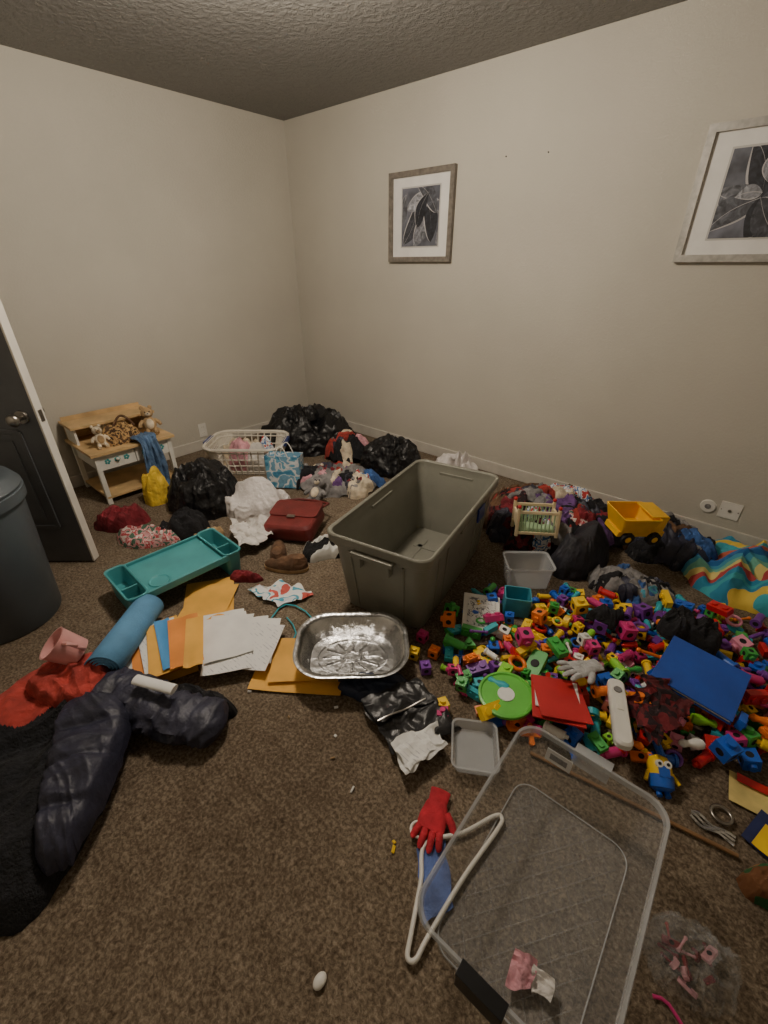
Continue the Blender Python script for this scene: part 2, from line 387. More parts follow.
# ---------------------------------------------------------------- grey tote
tm=M("tote_olive_grey_plastic",(128,127,116),.42,0,.05,6)
mb=MB(); mb.at(2.53,-1.41,0.002,math.radians(11))
container(mb,[(.40,.80,.05,0),(.455,.895,.055,.36),(.475,.915,.055,.362),(.478,.92,.055,.385),(.50,.95,.06,.387),(.505,.955,.06,.425),(.492,.942,.055,.432),(.470,.915,.05,.425),(.462,.905,.05,.385),(.44,.88,.05,.36),(.385,.785,.045,.012)],tm,7)
for sx in (-1,1):
    for y in (-.30,-.2,.2,.30): mb.cyl((sx*.198,y*.9,.02),(sx*.229,y,.355),.007,.007,tm,6)
    mb.box((sx*.236,0,.372),(.03,.2,.02),tm)
for sy in (-1,1):
    for x in (-.13,.13): mb.cyl((x*.9,sy*.398,.02),(x,sy*.449,.355),.007,.007,tm,6)
    for x in (-.07,.07): mb.box((x,sy*.455,.33),(.012,.03,.07),tm)
    mb.box((0,sy*.468,.372),(.2,.05,.018),tm)
for x in (-.09,.09): mb.box((x,0,.014),(.03,.55,.006),tm)
for y in (-.2,0,.2): mb.box((0,y,.014),(.26,.03,.006),tm)
mb.box((.256,.14,.36),(.010,.09,.07),M("blue_latch",(30,50,120),.4),)
mb.obj("storage_tote",.002)
# ---------------------------------------------------------------- clear container
mb=MB(); mb.at(3.598,-2.325,0.002,math.radians(1.0))
container(mb,[(.33,.51,.05,0),(.385,.58,.055,.195),(.40,.595,.06,.197),(.405,.60,.06,.21)],clear,7,True,False)
mb.loft([rrect(*p,k=7) for p in [(.385,.58,.055,.195),(.40,.595,.06,.197),(.408,.603,.06,.208),(.402,.597,.06,.216),(.388,.583,.055,.214),(.383,.578,.055,.20)]],clearrim,False,False)
mb.tube([(p[0],p[1],.006) for p in rrect(.325,.505,.05,0,7)],.0022,clearrim,6,closed=True)
def clipseg(x0,y0,dx,dy,wx,wy):
    t0,t1=-9,9
    for p,d,w in ((x0,dx,wx),(y0,dy,wy)):
        a,b_=(-w-p)/d,(w-p)/d
        if a>b_: a,b_=b_,a
        t0=max(t0,a); t1=min(t1,b_)
    return (t0,t1) if t1-t0>.01 else None
for sg in (-1,1):
    for i in range(-8,9):
        q=clipseg(i*.05,0,.6,.8*sg,.14,.23)
        if q: mb.cyl((i*.05+.6*q[0],.8*sg*q[0],.004),(i*.05+.6*q[1],.8*sg*q[1],.004),.0011,.0011,clearfaint,4,False)
blk=M("black_latch_plastic",(22,22,24),.35)
mb.box((-.02,-.307,.175),(.10,.014,.065),blk); mb.box((-.02,-.305,.214),(.10,.03,.012),blk)
mb.box((0,.307,.175),(.10,.012,.06),clearrim); mb.box((0,.305,.214),(.10,.03,.010),clearrim)
mb.box((-.08,.288,.14),(.075,.003,.045),paper,(-.15,0,0)); mb.box((-.08,.2865,.14),(.05,.003,.02),greyc,(-.15,0,0))
mb.obj("clear_storage_bin",.001)
mb=MB(); quadcloth(mb,[(3.61,-2.53),(3.66,-2.51),(3.65,-2.45),(3.60,-2.47)],.014,.022,pinkc,3,30,20); quadcloth(mb,[(3.66,-2.51),(3.70,-2.50),(3.69,-2.46),(3.65,-2.46)],.014,.018,whitec,5,30,16); mb.obj("crumpled_tissue")
mb=MB(); mb.at(3.275,-2.10,0.012,math.radians(32))
container(mb,[(.13,.155,.02,0),(.145,.17,.022,.035),(.155,.18,.025,.036),(.155,.18,.025,.042),(.14,.165,.02,.04),(.127,.152,.02,.004)],clearrim,5); mb.obj("small_clear_tub",.001)
mb=MB(); mb.at(3.00,-1.13,0.01,math.radians(40))
container(mb,[(.20,.13,.02,0),(.22,.15,.022,.12),(.235,.165,.025,.121),(.235,.165,.025,.13),(.215,.145,.02,.125),(.195,.125,.02,.004)],clearrim,5); mb.obj("small_clear_tub",.001)
# ---------------------------------------------------------------- foil roasting pan
foil=M("aluminium_foil",(205,205,205),.24,1.0,.08,14,.45,45)
mb=MB(); mb.at(2.70,-2.09,.035,math.radians(42))
def flute(w,l,r,z,amp,k=14):
    pts=rrect(w,l,r,z,k); out=[]
    for i,p in enumerate(pts):
        s=1+amp*(1 if i%2 else -1); out.append((p[0]*s,p[1]*s,p[2]))
    return out
rg=[flute(.34,.24,.09,0,0),flute(.40,.30,.11,.07,.012),flute(.415,.315,.115,.078,.006),flute(.445,.345,.13,.08,0),flute(.452,.352,.13,.086,0),flute(.442,.342,.13,.088,0),flute(.41,.31,.115,.082,.006),flute(.395,.295,.11,.074,.012),flute(.335,.235,.09,.004,0)]
mb.loft(rg,foil,True,True)
for t in range(12):
    a=2*pi*t/12; mb.cyl((.05*math.cos(a),.035*math.sin(a),.006),(.12*math.cos(a),.08*math.sin(a),.006),.005,.006,foil,6)
mb.tube([(.14*math.cos(a*pi/18),.095*math.sin(a*pi/18),.006) for a in range(36)],.004,foil,6,closed=True)
mb.tube([(.035*math.cos(a*pi/9),.025*math.sin(a*pi/9),.006) for a in range(18)],.004,foil,6,closed=True)
mb.obj("foil_roasting_pan")
# ---------------------------------------------------------------- trash can
cm=M("trash_can_slate_plastic",(78,86,92),.45,0,.05,6)
mb=MB(); mb.at(1.295,-2.935,.002)
mb.lathe([(.20,0),(.205,.01),(.235,.57),(.25,.575),(.252,.62),(.24,.625),(.228,.57),(.195,.02)],cm,48)
mb.lathe([(.245,.62),(.25,.635),(.225,.67),(.20,.68),(.17,.675),(.165,.66)],cm,48,cap0=False)
mb.obj("trash_can")
# ---------------------------------------------------------------- toy vanity desk
mb=MB()
y0,y1=-2.20,-1.68; x0,x1=.04,.50; yc=(y0+y1)/2; W=y1-y0
mb.box(((x0+x1)/2,yc,.36),(x1-x0+.02,W+.03,.018),wood)
mb.box(((x0+x1)/2-.01,yc,.295),(x1-x0-.06,W-.04,.115),offw)
for yy in (y0+.14,y1-.14):
    mb.box((x1-.03,yy,.295),(.014,.235,.105),offw)
    for k in range(-1,2):
        for q in range(5):
            a=q*2*pi/5; mb.sph((x1-.021,yy+k*.06+.012*math.cos(a),.295+.012*math.sin(a)),(.002,.008,.008),M("teal_flower",(60,150,150),.5),8,5)
    mb.sph((x1-.010,yy,.30),.011,offw,12,8)
for xx in (x0+.02,x1-.03):
    for yy in (y0+.02,y1-.02): mb.box((xx,yy,.176),(.028,.028,.35),offw)
mb.box(((x0+x1)/2,yc,.05),(x1-x0-.03,W-.02,.014),wood)
for yy in (y0+.01,y1-.01,): mb.box((x0+.10,yy,.43),(.20,.014,.13),offw)
mb.box((x0+.10,y0+.2,.43),(.18,.012,.12),offw)
mb.box((x0+.11,yc,.49),(.24,W+.03,.016),wood); mb.box((x0+.01,yc,.43),(.008,W,.12),wood); mb.box((x0+.01,yc,.51),(.012,W,.03),wood)
mb.obj("toy_vanity_desk",.003)
def plush(name,x,y,z,rz,m1,m2,s=1.0,ears='round',tilt=-.9):
    mb=MB(); mb.T=Matrix.Translation((x,y,z))@Euler((tilt,0,rz)).to_matrix().to_4x4()@Matrix.Scale(s,4)
    mb.sph((0,0,0),(.055,.045,.065),m1,18,12); mb.sph((0,.0,.095),(.05,.045,.045),m1,18,12); mb.sph((0,-.035,.085),(.024,.02,.018),m2,12,8); mb.sph((0,-.03,0),(.035,.02,.045),m2,12,8)
    for sx in (-1,1):
        mb.sph((sx*.035,.0,.14 if ears=='round' else .155),(.017,.010,.018 if ears=='round' else .04),m1,12,8)
        mb.sph((sx*.018,-.042,.105),.006,tdark,8,6)
        mb.tube([(sx*.045,0,.03),(sx*.075,-.01,.005),(sx*.085,-.02,-.02)],[.018,.017,.014],m1,10); mb.tube([(sx*.025,0,-.045),(sx*.035,-.03,-.07),(sx*.038,-.05,-.085)],[.022,.02,.018],m1,10)
    mb.sph((0,-.055,.09),(.007,.005,.005),tdark,8,6)
    mb.obj(name)
mb=MB(); heapm(mb,ell(.37,-1.96,.08,.12,0,10,3),.12,leop,3,.6,14,z0=.37,prof='dome',nA=70,nR=22,crease=.02)
mb.tube([(.37,-2.0+.14*t/12,.46+.08*math.sin(pi*t/12)) for t in range(13)],.008,brownc,8); mb.obj("leopard_handbag")
plush("plush_bear",.38,-1.76,.445,1.3,tanc,cream,.80,tilt=-.2)
plush("plush_dog",.40,-2.10,.425,1.5,cream,tanc,.62,tilt=-.3)
mb=MB(); cols_=20; rows=30; vs=[];fs=[]
path=[(.40,.385),(.46,.39),(.50,.395),(.535,.37),(.55,.30),(.56,.2),(.57,.1),(.60,.03),(.68,.012)]
for j in range(rows+1):
    t=j/rows*(len(path)-1); k=min(int(t),len(path)-2); u=t-k; px=path[k][0]*(1-u)+path[k+1][0]*u; pz=path[k][1]*(1-u)+path[k+1][1]*u
    for i in range(cols_+1):
        w=(i/cols_-.5)*.13*(1+.15*math.sin(j*.4)); f=.014*math.sin(i*1.4+j*.12)+.014*nz(i*.4,j*.2,4)
        vs.append((px+f,-1.86+w,pz+abs(f)*.6))
for j in range(rows):
    for i in range(cols_): a=j*(cols_+1)+i; fs.append((a,a+1,a+cols_+2,a+cols_+1))
mb.add(vs,fs,jean,True); o=mb.obj("blue_jeans"); sm=o.modifiers.new("s",'SOLIDIFY'); sm.thickness=.012
# ---------------------------------------------------------------- clothes & bags, left and far corner
garment("yellow_cloth",[(.64,-2.02),(.73,-2.01),(.75,-1.93),(.71,-1.86),(.65,-1.87),(.62,-1.94)],.28,yel,2,fold=.6,freq=12,prof='dome',crease=.024)
trashbag("black_trash_bag",1.0,-1.76,.24,.20,.6,.32,bagblk,4)
garment("maroon_cloth",ell(.84,-2.25,.15,.09,1.0,10,6,.25),.10,maroonc,6,freq=15,fold=.7,crease=.022)
garment("floral_shirt",ell(1.13,-2.22,.18,.09,.9,10,7,.25),.07,floral,7,freq=13,fold=.6,crease=.02)
garment("black_shirt",ell(1.20,-2.02,.15,.10,.5,10,8,.2),.10,black,8,freq=12,fold=.6,crease=.02)
garment("tan_cloth",ell(1.40,-1.98,.11,.08,.3,10,9,.2),.06,tanc,9,freq=12,fold=.6)
bm_=M("basket_white_plastic",(220,214,202),.45,0,.04); mb=MB(); mb.at(.66,-1.18,.004,math.radians(40))
container(mb,[(.46,.30,.08,0),(.46,.30,.08,.012)],bm_,6)
for z,k in ((.02,.0),(.075,.28),(.13,.55),(.19,.85)):
    w=.46+.12*k; l=.30+.12*k; mb.tube(rrect(w,l,.08+.02*k,z,6),.006,bm_,6,closed=True)
tb=rrect(.46,.30,.08,0,6); tt=rrect(.58,.42,.10,.215,6)
def lerp(a,b,t): return tuple(a[i]*(1-t)+b[i]*t for i in range(3))
N=len(tb)
for i in range(N):
    for s in (0,.5) if (Vector(tb[(i+1)%N])-Vector(tb[i])).length<.05 else [q/7 for q in range(7)]:
        a=lerp(tb[i],tb[(i+1)%N],s); b=lerp(tt[i],tt[(i+1)%N],s); mb.cyl(a,b,.0055,.0055,bm_,5)
mb.loft([rrect(.57,.41,.10,.21,6),rrect(.61,.45,.11,.212,6),rrect(.615,.455,.11,.225,6),rrect(.60,.44,.11,.235,6),rrect(.57,.41,.10,.228,6),rrect(.57,.41,.10,.21,6)],bm_,False,False)
for sx in (-1,1): mb.box((sx*.305,0,.218),(.03,.16,.03),M("blue_handle",(45,60,120),.4))
mb.obj("laundry_basket")
mb=MB(); mb.at(.66,-1.18,.02,math.radians(40))
for i,(u,v,m_) in enumerate(((-.12,.03,cream),(.08,-.05,whitec),(.12,.06,floral2),(-.04,-.06,pinkc),(0,.05,cream),(-.08,.05,brownc))):
    heapm(mb,ell(u,v,.11,.08,i,9,i,.1),.23,m_,i+.5,.5,13,prof='dome',nA=60,nR=20)
mb.obj("folded_laundry")
mb=MB(); heapm(mb,ell(1.31,-1.56,.22,.15,.9,12,14,.08),.23,bagwht,14,.5,6,prof='dome',nA=130,nR=46,wob=.1,aniso=.4,bulge=.06,crease=.014)
mb.obj("white_plastic_bag")
mb=MB(); quadcloth(mb,[(1.40,-1.84),(1.52,-1.62),(1.74,-1.76),(1.72,-1.97)],.012,.06,whitec,15,8,44,edge=.02); mb.obj("white_towel")
mb=MB(); mb.at(1.16,-1.22,0.004,math.radians(35),rx=-.12)
container(mb,[(.24,.10,.008,0),(.25,.12,.008,.14),(.25,.14,.008,.24),(.246,.136,.008,.24),(.236,.096,.008,.006)],Mprint("blue_gift_bag",[(70,140,180),(110,175,205),(225,228,232),(120,170,200)],14),3)
for sy in (-1,1): mb.tube([(-.05+.1*t/10,sy*.068,.23+.08*math.sin(pi*t/10)) for t in range(11)],.004,white,6)
mb.obj("blue_gift_bag")
mixed=[redc,pinkc,greyc,greyc,floral,bluec,purplec,floral2,tealc,cream,navy,black,black,maroonc]
pile("clothes_pile",1.42,-.97,.34,.20,.55,.09,[greyc]+mixed,34,31,(.05,.11),.045)
trashbag("black_trash_bag",.64,-.54,.42,.29,.72,.37,bagblk,21)
pile("clothes_pile",1.14,-.54,.20,.15,.6,.17,[black,floral,redc,pinkc,black,cream,navy,greyc],16,33,(.05,.10),.045)
trashbag("black_trash_bag",1.54,-.45,.24,.20,.6,.25,bagblk,23)
trashbag("white_plastic_bag",2.03,-.30,.20,.14,.2,.20,bagwht,24)
plush("plush_bear",1.53,-1.25,.07,.5,greyc,cream,.85)
# sneakers lying by the handbag
def shoe(mb,m1,m2):
    def ringf(k,k2,o,z): return [(k*.045*math.cos(a)*(1-.18*math.sin(a)),k2*.12*math.sin(a)-o,z) for a in [2*pi*i/24 for i in range(24)]]
    mb.loft([ringf(1,1,0,0),ringf(1.02,1.02,0,.02)],m2)
    mb.loft([ringf(*q) for q in ((1,1,0,.02),(.98,.97,0,.04),(.8,.8,.02,.06),(.62,.42,.055,.075),(.55,.36,.06,.085))],m1,False,True)
    for y in (0,.02,.04): mb.box((0,y,.062-y*.5),(.05,.006,.006),white)
mb=MB(); mb.at(1.86,-1.82,.004,.9); shoe(mb,brownc,tanc); mb.at(1.98,-1.86,.004,2.2); shoe(mb,brownc,tanc); mb.obj("brown_shoes")
leath=M("maroon_leather",(112,42,42),.42,0,.12,10,.2,120)
mb=MB(); mb.at(1.72,-1.58,.03,math.radians(28),rx=.12,ry=-.05)
container(mb,[(.29,.25,.03,0),(.31,.27,.04,.03),(.30,.26,.04,.085),(.27,.23,.04,.10)],leath,5)
mb.loft([rrect(.305,.16,.03,z,5,0,.055) for z in (.096,.108)],leath)
mb.box((0,-.03,.108),(.05,.025,.01),metal)
mb.tube([(-.14,.12,.08),(-.16,.2,.05),(-.08,.26,.03),(.05,.25,.03),(.15,.2,.05),(.14,.12,.08)],.009,leath,8)
mb.obj("maroon_handbag",.002)
garment("striped_shirt",ell(2.04,-1.58,.17,.09,1.2,10,20,.2),.07,Mstripe("black_white_stripe",[(24,24,26),(24,24,26),(215,215,210),(24,24,26)],9,.4),20,freq=12,fold=.6,crease=.018)
garment("dark_clothes",ell(2.02,-1.36,.13,.07,1.2,10,19,.2),.07,black,19,freq=12,crease=.018)
# ---------------------------------------------------------------- turquoise lap tray
tq=M("turquoise_plastic",(72,152,158),.38,0,.05,8)
mb=MB(); mb.at(1.66,-2.29,.004,math.radians(-2))
mb.box((0,0,.115),(.30,.40,.010),tq)
for sx in (-1,1): mb.box((sx*.15,0,.118),(.012,.42,.036),tq)
for sy in (-1,1):
    mb.T=Matrix.Translation((1.66,-2.29,.004))@Matrix.Rotation(math.radians(-2),4,'Z')@Matrix.Translation((0,sy*.235,0))
    container(mb,[(.28,.07,.02,0),(.31,.085,.025,.13),(.32,.10,.03,.132),(.32,.10,.03,.142),(.30,.08,.025,.14),(.27,.058,.018,.05)],tq,5)
    mb.box((.04,0,.10),(.008,.07,.06),tq)
mb.T=Matrix.Translation((1.66,-2.29,.004))
mb.lathe([(.047,.119),(.049,.126),(.043,.126),(.040,.1215)],tq,24,(.08,-.12,0))
mb.obj("lap_tray",.003)
# ---------------------------------------------------------------- papers and envelopes
man=M("manila_envelope",(228,172,76),.7,0,.06,8); orf=M("orange_folder",(226,140,60),.6,0,.05,8); blueF=M("blue_folder",(74,146,206),.5,0,.04); 
pm,nt,b,co=newmat("printed_paper")
w=nt.nodes.new("ShaderNodeTexWave"); w.bands_direction='Y'; w.inputs["Scale"].default_value=22; nt.links.new(co,w.inputs[0])
n=noise_node(nt,co,40,1); mx=nt.nodes.new("ShaderNodeMath"); mx.operation='MULTIPLY'; nt.links.new(w.outputs["Fac"],mx.inputs[0]); nt.links.new(n.outputs[0],mx.inputs[1])
r=ramp(nt,mx.outputs[0],[(.46,(232,232,230)),(.6,(196,196,200))]); nt.links.new(r.outputs[0],b.inputs["Base Color"]); setp(b,Roughness=.8)
mb=MB(); sheetm(mb,1.90,-2.27,.004,.23,.31,1.0,man,.004,2); sheetm(mb,1.93,-2.29,.014,.21,.28,.7,man,.004,3)
mb.obj("manila_envelopes")
mb=MB()
mb.box((2.10,-2.57,.025),(.20,.26,.045),man,(0,0,1.2))
for i,(x,y,w_,l_,a,m_) in enumerate(((2.06,-2.60,.22,.31,1.25,man),(2.07,-2.62,.19,.30,1.3,paper),(2.10,-2.61,.17,.30,1.22,orf),(2.10,-2.585,.15,.31,1.28,pm),(2.12,-2.57,.14,.30,1.18,man),(2.11,-2.565,.06,.30,1.25,blueF),(2.16,-2.51,.12,.29,1.15,orf),(2.20,-2.49,.07,.28,1.05,man))):
    sheetm(mb,x,y,.050+i*.007,w_,l_,a,m_,.006,4+i)
mb.obj("envelope_stack")
mb=MB()
for i,(x,y,a,m_) in enumerate(((2.15,-2.35,1.0,paper),(2.19,-2.35,.8,pm),(2.23,-2.36,1.05,paper),(2.28,-2.32,.9,pm),(2.32,-2.30,.75,paper),(2.35,-2.32,.6,pm),(2.29,-2.40,.95,pm),(2.23,-2.37,1.1,paper))):
    sheetm(mb,x,y,.012+i*.006,.19,.255,a,m_,.005,i*1.3)
mb.box((2.25,-2.36,.024),(.15,.17,.044),paper,(0,0,.9))
mb.obj("loose_papers")
mb=MB(); sheetm(mb,2.56,-2.24,.005,.26,.36,-.95,man,.006,3); sheetm(mb,2.56,-2.2,.016,.23,.3,-.8,man,.006,8); mb.obj("manila_envelopes")
mb=MB(); mb.tube([(2.28,-2.74,.165),(2.42,-2.67,.16)],.020,paper,14,.6); mb.obj("rolled_paper")
mb=MB(); quadcloth(mb,[(1.99,-2.11),(2.05,-1.96),(2.27,-1.92),(2.20,-2.09)],.004,.018,Mprint("bib_print",[(226,230,234),(80,165,192),(234,234,230),(226,230,234),(200,90,80)],12),12,10,edge=.02); mb.obj("printed_bib")
mb=MB(); mb.tube([(2.30+.09*math.cos(t*.45)+.03*math.sin(t),-2.09+.09*math.sin(t*.45)-t*.006,.012) for t in range(18)],.0035,ttea,6); mb.obj("teal_cord")
garment("maroon_sock",ell(1.88,-2.06,.09,.035,.6,9,51,.2),.04,maroonc,51,freq=14)
# ---------------------------------------------------------------- rolled blue mat, pink mug
mb=MB(); q=Vector((.29,-.28,0)); p0=Vector((1.81,-2.50,.075)); d=q.normalized(); nrm=Vector((-d.y,d.x,0)); Lr=.42
sp=[]
for i in range(90):
    a=i*.25; r=.025+.042*i/89; sp.append((r*math.cos(a),r*math.sin(a)))
rgs=[]
for t in (0,.3,.6,1): rgs.append([tuple(p0+d*Lr*t+Vector((0,0,.06*t))+nrm*x+Vector((0,0,z))) for x,z in sp])
mb.loft(rgs,M("light_blue_foam",(90,144,186),.75,0,.06,10,.3,120),False,False,closed=False)
o=mb.obj("rolled_play_mat"); s=o.modifiers.new("s",'SOLIDIFY'); s.thickness=.005
mb=MB(); mb.at(1.97,-2.85,.19,.3,rx=.5,ry=-.5)
pk=M("pink_ceramic",(216,158,156),.35,0,.05)
mb.lathe([(.04,-.05),(.052,-.045),(.060,.05),(.062,.055),(.056,.055),(.047,-.035)],pk,28)
mb.tube([(.055,0,.035),(.085,0,.03),(.092,0,0),(.082,0,-.028),(.053,0,-.03)],.008,pk,8); mb.obj("pink_mug")
# ---------------------------------------------------------------- jacket
def jreg(x,y,z):
    k=x+.08*nz(x*6,y*6,2)
    if k<2.08+.3*(y+2.95): return redc
    return fleece
def quilt(x,y):
    t=(x*.83-y*.55); return -.014*math.exp(-(math.sin(pi*t/.13)/.30)**2)
mb=MB()
heapm(mb,[(1.80,-2.88),(1.90,-2.82),(2.1,-2.80),(2.3,-2.84),(2.46,-2.92),(2.58,-3.06),(2.66,-3.2),(2.56,-3.32),(2.3,-3.36),(2.0,-3.30),(1.86,-3.10)],.095,fleece,61,fold=.6,freq=6,region=jreg,nA=180,nR=70,wob=.05,crease=.022)
heapm(mb,[(2.10,-2.86),(2.20,-2.78),(2.34,-2.80),(2.48,-2.89),(2.61,-3.03),(2.65,-3.10),(2.58,-3.14),(2.42,-3.08),(2.26,-3.01),(2.14,-2.95)],.07,navy,62,fold=.4,freq=6,z0=.07,nA=150,nR=50,wob=.05,crease=.016,extra=quilt)
heapm(mb,[(1.88,-2.88),(2.00,-2.78),(2.14,-2.78),(2.22,-2.84),(2.12,-2.96),(1.96,-3.00)],.06,redc,63,fold=.7,freq=9,z0=.09,nA=110,nR=40,wob=.10,crease=.02)
def sleeve(pts,r0,mat,seed):
    P0=[Vector(p) for p in pts]; n=90; rg=[]; K=36
    for i in range(n):
        t=i/(n-1)*(len(P0)-1); k=min(int(t),len(P0)-2); p=P0[k].lerp(P0[k+1],t-k); d=(P0[k+1]-P0[k]).normalized(); a=d.cross(Vector((0,0,1))).normalized()
        rr=r0*(.92+.08*abs(math.sin(i*pi/18))**.6)*(1-.15*i/n)
        e=min(1,i/5,(n-1-i)/6)**.5 if 0<i<n-1 else .15
        ring=[]
        for q in range(K):
            b_=2*pi*q/K; c_=1+.16*ridge(math.cos(b_)*1.6+seed,math.sin(b_)*1.6,i*.11+seed)+.06*ridge(math.cos(b_)*4,math.sin(b_)*4,i*.3)
            z=p.z+math.sin(b_)*rr*.58*e*c_
            v=p+a*(math.cos(b_)*rr*e*c_); ring.append((v.x,v.y,max(.003,z)))
        rg.append(ring)
    mb.loft(rg,mat)
sleeve([(2.14,-2.83,.085),(2.27,-2.76,.075),(2.43,-2.70,.065),(2.59,-2.60,.055)],.092,navy,3)
mb.obj("winter_jacket")
garment("black_sweater",ell(2.42,-2.60,.13,.06,.5,10,41,.2),.06,black,41,freq=12,crease=.02)
# ---------------------------------------------------------------- black leather bag etc.
bl=M("black_vinyl",(40,40,42),.38,0,.15,12,.4,40,bdist=.01)
garment("dark_blue_cloth",ell(2.86,-2.12,.13,.08,.7,10,71,.2),.03,M("dark_blue_nylon",(35,45,70),.5),71)
mb=MB()
quadcloth(mb,[(2.87,-2.23),(2.96,-2.00),(3.20,-2.07),(3.08,-2.29)],.012,.028,bl,72,9,40,edge=.008); quadcloth(mb,[(2.88,-2.22),(2.97,-2.02),(3.07,-2.05),(2.98,-2.26)],.04,.02,bl,74,10,34,edge=.008)
mb.tube([(2.985+.009*t,-2.255+.022*t,.070+.004*math.sin(t)) for t in range(9)],.003,metal,6); mb.obj("black_vinyl_pouch")
mb=MB(); quadcloth(mb,[(3.06,-2.27),(3.13,-2.12),(3.21,-2.16),(3.16,-2.33)],.035,.018,paper,73,16,26,edge=.01); quadcloth(mb,[(3.09,-2.29),(3.12,-2.17),(3.19,-2.2),(3.17,-2.32)],.048,.012,pm,75,18,22,edge=.008); mb.obj("crumpled_paper")
def glove(name,x,y,z,rz,mat,rx=0,ry=0,sp=1.0):
    mb=MB(); mb.at(x,y,z,rz,rx,ry); rings=[]
    for yy,w,t_ in ((-.08,.062,.022),(-.045,.056,.022),(-.035,.066,.024),(0,.08,.028),(.03,.082,.026),(.04,.076,.022)):
        rings.append([(w/2*math.cos(2*pi*i/16),yy,.014+t_/2*math.sin(2*pi*i/16)) for i in range(16)])
    mb.loft(rings,mat)
    for xx,l,a in ((-.028,.052,-.22),(-.010,.064,-.06),(.010,.062,.06),(.029,.046,.26)):
        a*=sp
        mb.tube([(xx+math.sin(a)*l*t,.03+math.cos(a)*l*t,.013+.006*math.sin(t*3)) for t in (0,.3,.6,.88,1)],[.011,.0105,.010,.009,.004],mat,10,.8)
    mb.tube([(-.034,-.02,.013),(-.055,0,.014),(-.066,.018,.013),(-.07,.026,.012)],[.013,.012,.010,.004],mat,10,.8)
    mb.obj(name)
glove("red_glove",3.29,-2.355,.004,math.radians(198),cloth("red_knit",(186,44,58)))
mb=MB()
hp=[(3.325,-2.425),(3.365,-2.50),(3.41,-2.60),(3.43,-2.64),(3.447,-2.63),(3.445,-2.58),(3.447,-2.42),(3.46,-2.26),(3.455,-2.225),(3.435,-2.235),(3.39,-2.33)]
sm_=resample(hp,90); mb.tube([(x-.012,y,.016) for x,y in sm_],.006,white,8,closed=True)
hk=[(3.314,-2.425,.016),(3.292,-2.425,.016)]+[(3.275+.020*math.cos(a),-2.410+.020*math.sin(a),.017) for a in [-.9-i*.4 for i in range(10)]]
mb.tube(hk,.0045,white,8); mb.obj("plastic_hanger")
mb=MB(); quadcloth(mb,[(3.30,-2.45),(3.345,-2.37),(3.45,-2.49),(3.41,-2.57)],.002,.008,cloth("slate_blue_cotton",(84,104,160)),81,16,24); mb.obj("blue_washcloth")
mb=MB(); mb.sph((3.29,-2.80,.009),(.013,.018,.009),white,16,10); mb.obj("white_pebble")
mb=MB()
for i,(x,y,m_) in enumerate(((2.88,-2.36,paper),(2.80,-2.28,paper),(3.25,-2.49,tyel),(3.24,-2.475,tyel),(2.93,-2.42,tanc),(3.05,-2.45,paper),(2.70,-2.42,tanc),(2.5,-2.45,paper),(3.6,-2.75,paper),(2.3,-2.2,paper))):
    mb.box((x,y,.005),(.010+.005*(i%3),.009,.004),m_,(.2*i,.1,i))
mb.obj("paper_scraps",.001)
# ---------------------------------------------------------------- right side clothing
pile("clothes_pile",2.88,-.54,.42,.32,.25,.20,[black,maroonc,floral,redc,black,navy,plaid,floral2,greyc,brownc,purplec,cream],48,91,(.05,.12),.05)
pile("clothes_pile",3.45,-.34,.28,.17,.0,.14,[navy,black,brownc,bluec,navy,greyc],18,93,(.06,.12),.05)
pile("clothes_pile",3.44,-.86,.20,.12,.0,.06,[greyc,bluec,bluec,black,navy,greyc,tealc],14,94,(.05,.09),.04)
garment("black_jacket",[(3.04,-.96),(3.06,-.80),(3.05,-.64),(3.14,-.56),(3.25,-.62),(3.27,-.76),(3.23,-.90),(3.14,-.98)],.24,M("black_satin",(34,34,42),.6,0,.2,10,.4,30,bdist=.015),95,fold=.5,freq=6,prof='dome',nA=130,nR=46,crease=.014,bulge=.03)
tow=Mstripe("beach_towel_stripes",[(52,140,176),(70,170,184),(52,140,176),(225,195,84),(68,172,190),(205,105,80),(56,114,180),(40,100,160),(70,150,180),(115,182,162),(225,208,130),(190,75,75)],2.4,math.radians(60),.06)
garment("beach_towel",[(3.56,-.36),(3.62,-.54),(3.78,-.66),(4.0,-.62),(4.2,-.50),(4.25,-.22),(4.05,-.10),(3.80,-.10),(3.62,-.18)],.15,tow,96,fold=.6,freq=6,nA=160,nR=54,crease=.026)
# yellow dump truck
mb=MB(); mb.at(3.335,-.70,.215,math.radians(50),rx=.12,ry=.1)
ty=P_("truck_yellow",(240,186,40))
mb.box((0,0,.055),(.26,.11,.03),ty)
rg=[rrect(.16,.13,.01,.07,3,-.04),rrect(.21,.17,.012,.16,3,-.05),rrect(.195,.155,.01,.16,3,-.05),rrect(.145,.115,.008,.078,3,-.04)]
mb.loft(rg,ty)
mb.box((.09,0,.11),(.06,.10,.09),ty); mb.box((.122,0,.125),(.004,.08,.035),tdark); mb.box((.05,0,.165),(.09,.13,.008),ty)
for sx in (-.075,.075):
    for sy in (-1,1): mb.cyl((sx,sy*.045,.035),(sx,sy*.075,.035),.035,.035,tdark,20); mb.cyl((sx,sy*.072,.035),(sx,sy*.078,.035),.016,.016,ty,14)
mb.obj("toy_dump_truck",.003)
mb=MB(); mb.at(2.90,-.86,.15,math.radians(35),rx=-.1)
cg=P_("pale_green_plastic",(170,200,160)); cr=P_("cream_plastic",(228,210,172))
for z in (.01,.13): 
    for sy in (-1,1): mb.box((0,sy*.06,z),(.22,.012,.016),cr)
